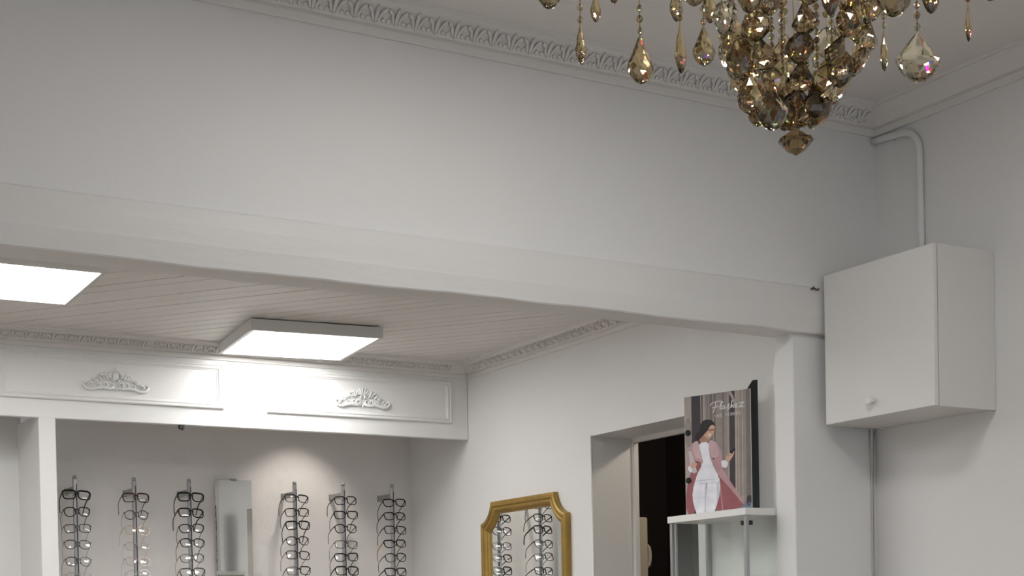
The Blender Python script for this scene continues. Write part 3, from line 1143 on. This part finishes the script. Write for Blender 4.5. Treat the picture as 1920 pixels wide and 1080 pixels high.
# coat front: lapels and sleeves
flat(pr, [(152, 478), (100, 510), (76, 590), (66, 700), (90, 730), (120, 640), (160, 640), (186, 660), (194, 640), (175, 590),
          (160, 510)], 'coat', 9, 1)
flat(pr, [(152, 478), (110, 508), (120, 600), (194, 640), (172, 560)], 'coat_light', 10, 1)
flat(pr, [(236, 474), (300, 500), (322, 560), (334, 640), (350, 640), (352, 690), (330, 680), (400, 800), (500, 950), (494, 968),
          (400, 850), (300, 740), (256, 650), (236, 580)], 'coat', 9, 1)
flat(pr, [(236, 474), (290, 500), (316, 600), (262, 620), (240, 560)], 'coat_light', 10, 1)
flat(pr, [(262, 618), (274, 614), (278, 624), (266, 628)], 'hair', 11, 1)
# cuffs, hands, phone, book
flat(pr, [(330, 630), (380, 640), (370, 690), (340, 690), (326, 660)], 'white', 11, 1)
flat(pr, [(355, 640), (365, 600), (392, 580), (410, 562), (424, 570), (410, 610), (384, 646)], 'skin', 12, 1)
flat(pr, [(388, 572), (420, 544), (432, 548), (404, 590)], 'phone', 13)
flat(pr, [(372, 600), (398, 590), (400, 597), (374, 608)], 'skin_shade', 13)
flat(pr, [(80, 565), (104, 560), (148, 720), (120, 732), (100, 700)], 'book', 11)
flat(pr, [(76, 690), (96, 664), (112, 690), (110, 728), (86, 716)], 'white', 12, 1)
flat(pr, [(92, 668), (120, 640), (146, 648), (146, 672), (120, 692), (100, 690)], 'skin', 13, 1)
flat(pr, [(118, 656), (144, 656), (144, 661), (118, 662)], 'skin_shade', 14)
# neck, face, hair, spectacles
flat(pr, [(172, 440), (226, 452), (232, 492), (196, 498), (162, 496)], 'skin_shade', 11, 1)
flat(pr, [(190, 380), (250, 350), (276, 362), (280, 400), (276, 420), (262, 440), (250, 466), (226, 470), (196, 450)], 'skin', 12, 1)
flat(pr, [(168, 360), (200, 326), (246, 326), (276, 350), (286, 388), (268, 366), (244, 372), (226, 410), (196, 440), (178, 462),
          (150, 486), (126, 474), (140, 430), (166, 410)], 'hair', 13, 1)
flat(pr, [(230, 438), (254, 432), (248, 446), (236, 448)], 'white', 14, 1)
flat(pr, [(226, 404), (284, 396), (284, 400), (226, 409)], 'hair', 14)
for gx, gy in ((245, 408), (272, 404)):
    flat(pr, [(gx - 12, gy - 8), (gx + 11, gy - 9), (gx + 9, gy + 10), (gx - 8, gy + 11)], 'skin_shade', 14, 1)
pr.build('printed_picture', cols, po_)
# lettering: brush script word and small capitals
lt = MB()


def stroke(pts, w, smooth=True):
    q = pts
    if smooth:
        for _ in range(2):
            r = [q[0]]
            for a, b in zip(q[:-1], q[1:]):
                r += [(a[0] * .75 + b[0] * .25, a[1] * .75 + b[1] * .25), (a[0] * .25 + b[0] * .75, a[1] * .25 + b[1] * .75)]
            r.append(q[-1])
            q = r
    P = [Vector((*uv(x, y),)) for x, y in q]
    L, R_ = [], []
    for i, p in enumerate(P):
        d = P[min(i + 1, len(P) - 1)] - P[max(i - 1, 0)]
        if d.length < 1e-9:
            d = Vector((1, 0))
        d.normalize()
        nn = Vector((-d.y, d.x)) * w / 2 * (0.75 + 0.4 * abs(d.y))
        L.append(p + nn)
        R_.append(p - nn)
    for i in range(len(P) - 1):
        lt.poly([(L[i].x, -.0013, L[i].y), (L[i + 1].x, -.0013, L[i + 1].y), (R_[i + 1].x, -.0013, R_[i + 1].y), (R_[i].x, -.0013, R_[i].y)])


SW = .0038
for s in ([(244, 224), (252, 206), (280, 196), (312, 190), (330, 196)],            # F top
          [(286, 198), (282, 230), (272, 262), (264, 278)], [(256, 240), (280, 236), (306, 228)],
          [(318, 236), (330, 210), (336, 192), (328, 196), (316, 232), (316, 254), (326, 248)],   # l
          [(352, 226), (338, 226), (328, 242), (336, 252), (350, 238), (352, 226), (350, 246), (360, 246)],  # a
          [(366, 246), (378, 228), (386, 212), (374, 220), (372, 230), (384, 238), (382, 252), (366, 258)],       # s
          [(404, 186), (400, 214), (393, 250), (404, 226), (413, 221), (411, 243), (420, 240)],  # h
          [(422, 236), (436, 228), (440, 216), (430, 214), (423, 230), (430, 244), (446, 236)],  # e
          [(454, 212), (468, 206), (490, 200), (468, 226), (456, 240), (474, 238), (494, 232)]):  # z
    stroke(s, SW)
x = 278
SM = .0016


def cap(ch, x, y, w, h):
    S = {'V': [[(0, 0), (.5, 1), (1, 0)]], 'O': [[(.5, 0), (0, .3), (0, .7), (.5, 1), (1, .7), (1, .3), (.5, 0)]],
         'S': [[(1, .1), (.4, 0), (0, .25), (.5, .5), (1, .75), (.5, 1), (0, .9)]],
         'E': [[(1, 0), (0, 0), (0, 1), (1, 1)], [(0, .5), (.8, .5)]],
         'R': [[(0, 1), (0, 0), (.8, 0), (1, .25), (.8, .5), (0, .5)], [(.4, .5), (1, 1)]]}[ch]
    for s in S:
        stroke([(x + u * w, y + v * h - .10 * u * w) for u, v in s], SM, False)


for i, chh in enumerate('VOS VERRES'):
    if chh != ' ':
        cap(chh, 278 + i * 19.6, 291 - i * 1.9, 12, 22)
lt.build('lettering', 'print_letters', po_)
for (x, y) in ((79, 424), (85, 785)):
    u, v = uv(x, y)
    b = MB()
    b.lathe([(0, 0), (.0115, 0), (.0115, -.0025), (.009, -.004), (0, -.0042)], 20, axis='y', c=(u, -.0012, v))
    tag(b.build('round_pad', 'black_matt', po_), 'black round pad')
# black upright strip beside the poster
bs = thing('black_panel', 'tall narrow black glossy panel standing at the right edge of the poster', 'panel', (3.601, 4.334, 1.9075))
bd, bn = Vector((.86, -.51, 0)), Vector((.51, .86, 0))
b = MB()
b.prism([tuple(bd * -.004), tuple(bd * .041), tuple(bd * .041 + Vector((0, 0, .487))), tuple(bd * .022 + Vector((0, 0, .485))),
         tuple(bd * -.004 + Vector((0, 0, .445)))], bn * .010)
b.build('panel', 'black_gloss', bs)
b = MB()
b.prism([tuple(bd * .026 - bn * .003), tuple(bd * .029 - bn * .003), tuple(bd * .029 - bn * .003 + Vector((0, 0, .484))),
         tuple(bd * .026 - bn * .003 + Vector((0, 0, .484)))], bn * .004)
b.build('rib', 'black_gloss', bs)


# ------------------------------------------------------------------ gold framed mirror
def offset_poly(p, d):
    n = len(p)
    out = []
    for i in range(n):
        a, b, c = Vector(p[i - 1]), Vector(p[i]), Vector(p[(i + 1) % n])
        e1, e2 = (b - a).normalized(), (c - b).normalized()
        n1, n2 = Vector((-e1.y, e1.x)), Vector((-e2.y, e2.x))
        mv = (n1 + n2) / max(.3, 1 + n1.dot(n2))
        out.append(tuple(b + mv * d))
    return out


gm = thing('gold_mirror', 'gold framed mirror with scooped corners on the back room right wall', 'mirror', (XR - .001, 6.111, 1.50))
hw, hh, cc = 0.398, 0.608, 0.104


def corner(sx, sz):
    """scooped corner from the side to the top (local y, z)"""
    a, b = Vector((sx * hw, sz * (hh - cc))), Vector((sx * (hw - cc), sz * hh))
    ctrl = (a + b) / 2 + Vector((-sx, -sz)) * 0.034
    return [tuple(a * (1 - t) ** 2 + ctrl * 2 * t * (1 - t) + b * t * t) for t in [i / 7 for i in range(8)]]


poly = corner(1, 1) + list(reversed(corner(-1, 1))) + corner(-1, -1) + list(reversed(corner(1, -1)))
ar = sum(poly[i][0] * poly[(i + 1) % len(poly)][1] - poly[(i + 1) % len(poly)][0] * poly[i][1] for i in range(len(poly)))
if ar < 0:
    poly.reverse()
prof = [(0, 0, 0), (0, .020, 0), (.004, .027, 0), (.012, .031, 0), (.024, .031, 0), (.028, .026, 1), (.032, .026, 1), (.036, .028, 0),
        (.044, .026, 0), (.052, .017, 1), (.056, .016, 1), (.062, .010, 0), (.063, .003, 0)]
gf = MB()
n = len(poly)
for d, x, mi_ in prof:
    gf.v += [(-x, y, z) for y, z in offset_poly(poly, d)]
for i in range(len(prof) - 1):
    for j in range(n):
        k2 = (j + 1) % n
        gf.face([i * n + j, i * n + k2, (i + 1) * n + k2, (i + 1) * n + j], prof[i + 1][2] if prof[i][2] else 0)
gf.build('frame', ['gold', 'gold_dark'], gm)
gg = MB()
gg.prism([(-.0045, y, z) for y, z in offset_poly(poly, .060)], (.0035, 0, 0))
gg.build('mirror_pane', 'mirror', gm)

# ------------------------------------------------------------------ beige cabinet in the dark room
ap = thing('beige_locker', 'beige tall locker with a rounded handle seen through the dark doorway', 'locker', (4.048, 5.952, 0))
MB().bbox(-.062, .150, -.15, .15, 0, 1.998, .006).build('body', 'beige', ap)
hb = MB()
hb.tube([(.148, -.14, 1.755), (.158, -.14, 1.77), (.163, -.14, 1.80), (.163, -.14, 1.83), (.158, -.14, 1.855), (.148, -.14, 1.868)],
        [.006, .010, .011, .011, .010, .006], 10)
hb.build('handle', 'beige', ap)

# ------------------------------------------------------------------ crystal chandelier
CD = 1.9
AX = at(1492, 290, CD)
ZR = at(1492, -255, CD).z
rh = Vector((RIGHT.x, RIGHT.y, 0)).normalized()
fh = Vector((FWD.x, FWD.y, 0)).normalized()
chn = thing('chandelier', 'champagne crystal chandelier hanging from the front room ceiling', 'chandelier', (AX.x, AX.y, ZR))
CB = Vector((AX.x, AX.y, ZR))


def facet(rows, n, fy=1.0, half=True):
    """cut stone: rows of (radius, height); alternate rows turned half a step so that facets are triangles"""
    b = MB()
    ids = []
    for ri, (r, h) in enumerate(rows):
        if r < 1e-6:
            b.v.append((0, 0, h))
            ids.append([len(b.v) - 1] * n)
            continue
        o = 0.5 if (half and ri % 2) else 0.0
        row = []
        for k in range(n):
            a = 2 * math.pi * (k + o) / n
            b.v.append((r * math.cos(a), r * math.sin(a) * fy, h))
            row.append(len(b.v) - 1)
        ids.append(row)
    for i in range(len(rows) - 1):
        A, B = ids[i], ids[i + 1]
        odd = half and i % 2 == 1
        for k in range(n):
            k2 = (k + 1) % n
            if A[0] == A[-1]:
                b.face([A[0], B[k], B[k2]])
            elif B[0] == B[-1]:
                b.face([A[k], A[k2], B[0]])
            elif not half:
                b.face([A[k], A[k2], B[k2], B[k]])
            elif odd:
                b.face([A[k], A[k2], B[k2]])
                b.face([A[k], B[k2], B[k]])
            else:
                b.face([A[k], A[k2], B[k]])
                b.face([A[k2], B[k2], B[k]])
    return b


# stones of unit size: width 1, height 1, hanging from the origin downwards
pear_rows = [(0, 0), (.07, -.03), (.17, -.18), (.32, -.38), (.47, -.58), (.50, -.68), (.40, -.83), (.20, -.95), (0, -1)]
STONE = {}
for cm in ('crystal', 'crystal_smoke', 'crystal_clear'):
    STONE['pear', cm] = facet(pear_rows, 8, .46).mesh('crystal_drop', [cm])
    STONE['fan', cm] = facet([(0, 0), (.05, -.04), (.30, -.32), (.49, -.52), (.50, -.60), (.36, -.84), (.16, -.97), (0, -1)], 10, .36).mesh('crystal_drop', [cm])
    STONE['oval', cm] = facet([(0, 0), (.22, -.08), (.42, -.28), (.50, -.5), (.42, -.72), (.22, -.92), (0, -1)], 8, .55).mesh('crystal_drop', [cm])
    STONE['bead', cm] = facet([(0, 0), (.28, -.10), (.50, -.42), (.50, -.58), (.28, -.90), (0, -1)], 6, 1).mesh('crystal_bead', [cm])
    STONE['cone', cm] = facet([(0, 0), (.20, -.06), (.47, -.30), (.50, -.40), (.26, -.80), (0, -1)], 14, 1, False).mesh('crystal_ball', [cm])
CM = ['crystal', 'crystal', 'crystal_smoke', 'crystal', 'crystal_clear']
random.seed(21)
CHILD = {'pear': 'crystal_drop', 'fan': 'crystal_drop', 'oval': 'crystal_drop', 'bead': 'crystal_bead', 'cone': 'crystal_ball'}


def stone(kind, top, w, h, ang, parent, cm=None, tilt=None):
    cm = cm or ('crystal_clear' if kind == 'bead' and random.random() < .6 else random.choice(CM))
    o = link(CHILD[kind], STONE[kind, cm], parent)
    R3 = Matrix.Rotation(ang, 4, 'Z')
    if tilt is not None:
        q = Vector((0, 0, -1)).rotation_difference(Vector(tilt).normalized())
        R3 = q.to_matrix().to_4x4() @ R3
    o.matrix_local = Matrix.Translation(Vector(top)) @ R3 @ Matrix.Diagonal((w, w, h, 1))
    return o


def wire(pts, r=.0007):
    b = MB()
    b.tube(pts, r, 5)
    return b.build('crystal_strand', 'brass', chn)


def drop(px, yt, yb_, wpx, do, kind='pear', ang=None, cm=None, to_ring=True):
    """a hanging stone with a bead chain up to the frame; do = depth offset from the chandelier's axis"""
    D = CD + do
    top, bot = at(px, yt, D) - CB, at(px, yb_, D) - CB
    h = top.z - bot.z
    w = wpx * D / FPX
    up = Vector((top.x, top.y, 0.0))
    s = wire([tuple(top), tuple(top + (up - top) * .5), tuple(up)])
    if ang is None:
        ang = random.uniform(-.5, .5)
    base = math.atan2(rh.y, rh.x)
    stone(kind, top, w, h, base + ang, s, cm)
    z = top.z + .001
    bs_ = .0095
    while z + bs_ < -.012:
        stone('bead', (top.x, top.y, z + bs_), bs_ * .85, bs_, random.uniform(0, 1), s)
        z += bs_ + random.uniform(.0015, .006)
    return s


# outer drops
for a in ((1028, -45, 18, 50, -.10, 'oval', .2, 'crystal'), (1088, 46, 121, 36, -.04, 'pear', 1.0, 'crystal'),
          (1116, -16, 42, 22, .12, 'pear', .3, 'crystal'), (1150, -45, 8, 22, .16, 'pear', .4, 'crystal_smoke'),
          (1200, 68, 158, 55, -.16, 'pear', .35, 'crystal'), (1275, 42, 138, 36, .14, 'pear', .9, 'crystal'),
          (1319, 50, 124, 46, -.20, 'pear', .2, 'crystal'), (1267, -30, 41, 30, .22, 'pear', .5, 'crystal'),
          (1657, 56, 134, 31, .16, 'pear', .9, 'crystal'), (1720, 60, 154, 88, -.16, 'fan', .12, 'crystal_clear'),
          (1815, 6, 78, 22, .14, 'pear', .8, 'crystal'), (1674, -55, 33, 76, -.20, 'oval', .1, 'crystal'),
          (1744, -50, 26, 40, .10, 'pear', .5, 'crystal_smoke'), (1856, -50, 2, 40, -.02, 'pear', .2, 'crystal'),
          (1613, 5, 72, 40, .10, 'pear', .2, 'crystal'), (1330, -30, 44, 34, .10, 'pear', .4, 'crystal'),
          (1353, 2, 66, 40, -.10, 'oval', .5, 'crystal_clear'), (1404, -45, 26, 50, -.12, 'oval', .1, 'crystal'),
          (1440, -50, 30, 48, .12, 'pear', .3, 'crystal_smoke'), (1556, -40, 30, 44, -.13, 'oval', .6, 'crystal_smoke'),
          (1596, -30, 56, 52, -.08, 'pear', .3, 'crystal'), (1635, -20, 40, 44, .02, 'oval', .2, 'crystal'),
          (1300, -40, 12, 40, -.16, 'pear', .3, 'crystal'), (1376, 20, 80, 44, .06, 'pear', .7, 'crystal')):
    drop(a[0], a[1], a[2], a[3], a[4], a[5], a[6], a[7])

# basket of stones running down to the bottom ball
lev = [(16, .090), (66, .095), (112, .087), (154, .068), (194, .044), (230, .018)]
NB = 10
for m_ in range(NB):
    a = 2 * math.pi * m_ / NB + .25
    dr = rh * math.cos(a) + fh * math.sin(a)
    pts = []
    for y, r in lev:
        z = at(1492, y, CD).z - ZR
        pts.append(Vector((dr.x * r, dr.y * r, z)))
    top = Vector((dr.x * .088, dr.y * .088, 0))
    s = wire([tuple(top)] + [tuple(p) for p in pts])
    for i in range(len(pts) - 1):
        v = pts[i + 1] - pts[i]
        k_ = 'oval' if (i + m_) % 2 else 'pear'
        stone(k_, pts[i] - v * .06, .0390 - .003 * (i > 2), v.length * 1.16, math.atan2(dr.y, dr.x) + math.pi / 2 + random.uniform(-.4, .4),
              s, None, v + Vector((random.uniform(-.006, .006), random.uniform(-.006, .006), 0)))
    z = -.012
    while z > pts[0].z + .012:
        stone('bead', (top.x, top.y, z), .009, .010, random.uniform(0, 1), s)
        z -= .0125
# bead strings inside the basket
for i in range(8):
    a = 2 * math.pi * i / 8 + .1
    r = .032 if i % 2 else .050
    dr = rh * math.cos(a) + fh * math.sin(a)
    zb_ = at(1492, random.uniform(110, 160), CD).z - ZR
    s = wire([(dr.x * r, dr.y * r, 0), (dr.x * r, dr.y * r, zb_)])
    z = -.01
    while z > zb_:
        stone('bead', (dr.x * r, dr.y * r, z), .0082, .0092, random.uniform(0, 1), s)
        z -= .0105
# hub stones at the foot of the basket and the bottom ball
zb0 = at(1492, 258, CD).z - ZR
s = wire([(0, 0, 0), (0, 0, zb0)])
stone('cone', at(1492, 246, CD) - CB, .0455, at(1492, 246, CD).z - at(1492, 292, CD).z, .1, s, 'crystal_smoke')
for px, yt, yb_, w_, do, k_ in ((1446, 160, 245, 64, -.05, 'fan'), (1405, 130, 215, 50, -.055, 'pear'), (1420, 190, 238, 40, -.02, 'oval'),
                                (1528, 150, 222, 46, -.045, 'pear'), (1470, 190, 246, 34, .02, 'pear'), (1574, 90, 165, 56, -.06, 'oval'),
                                (1388, 70, 150, 58, -.05, 'oval')):
    D = CD + do
    tp, bt = at(px, yt, D) - CB, at(px, yb_, D) - CB
    st = wire([tuple(tp), (tp.x * .9, tp.y * .9, tp.z + .03)])
    stone(k_, tp, w_ * D / FPX, tp.z - bt.z, math.atan2(rh.y, rh.x) + random.uniform(-.3, .3), st,
          'crystal_clear' if k_ == 'fan' else None)

# metal frame above the picture edge: rings, spokes, stem, arms with candles, chain, ceiling rose
b = MB()
for r, z in ((.285, 0.0), (.20, 0.0), (.088, 0.0), (.05, 0.0)):
    b.tube([(r * math.cos(2 * math.pi * i / 40), r * math.sin(2 * math.pi * i / 40), z) for i in range(40)], .004, 8, closed=True)
for i in range(8):
    a = 2 * math.pi * i / 8
    b.tube([(.0, 0, .002), (.285 * math.cos(a), .285 * math.sin(a), .002)], .003, 6)
b.build('frame', 'brass', chn)
MB().lathe([(0, 0), (.012, 0), (.03, .02), (.018, .05), (.012, .10), (.034, .16), (.04, .2), (.018, .26), (.012, .34), (.022, .37),
            (.008, .40), (0, .40)], 20).build('stem', 'brass', chn)
for i in range(6):
    a = 2 * math.pi * (i + .3) / 6
    ca, sa = math.cos(a), math.sin(a)
    ab = MB()
    ab.tube([(ca * r, sa * r, z) for r, z in ((.02, .12), (.10, .07), (.19, .07), (.25, .12), (.26, .16))], .005, 8)
    ao = ab.build('arm', 'brass', chn)
    MB().lathe([(0, .155), (.012, .157), (.04, .17), (.042, .174), (.012, .166), (0, .166)], 18, c=(ca * .26, sa * .26, 0)).build('drip_pan', 'crystal_clear', ao)
    MB().lathe([(0, .166), (.011, .166), (.011, .25), (0, .25)], 14, c=(ca * .26, sa * .26, 0)).build('candle_sleeve', 'candle', ao)
    MB().lathe([(.006, .25), (.015, .27), (.013, .29), (.004, .32), (0, .325)], 14, c=(ca * .26, sa * .26, 0)).build('bulb', 'bulb', ao)
lk = MB()
for i in range(14):
    z = .41 + i * .035
    if ZR + z + .035 > ZC - .03:
        break
    pts = []
    for j in range(12):
        q = 2 * math.pi * j / 12
        u, w2 = .009 * math.cos(q), .020 * math.sin(q)
        pts.append((u, 0, z + .015 + w2) if i % 2 else (0, u, z + .015 + w2))
    lk.tube(pts, .002, 6, closed=True)
lk.tube([(0, 0, .39), (0, 0, ZC - ZR - .02)], .002, 6)
lk.build('chain', 'brass', chn)
MB().lathe([(0, ZC - ZR - .001), (.06, ZC - ZR - .001), (.055, ZC - ZR - .02), (.02, ZC - ZR - .04), (0, ZC - ZR - .045)], 20).build('ceiling_rose', 'brass', chn)
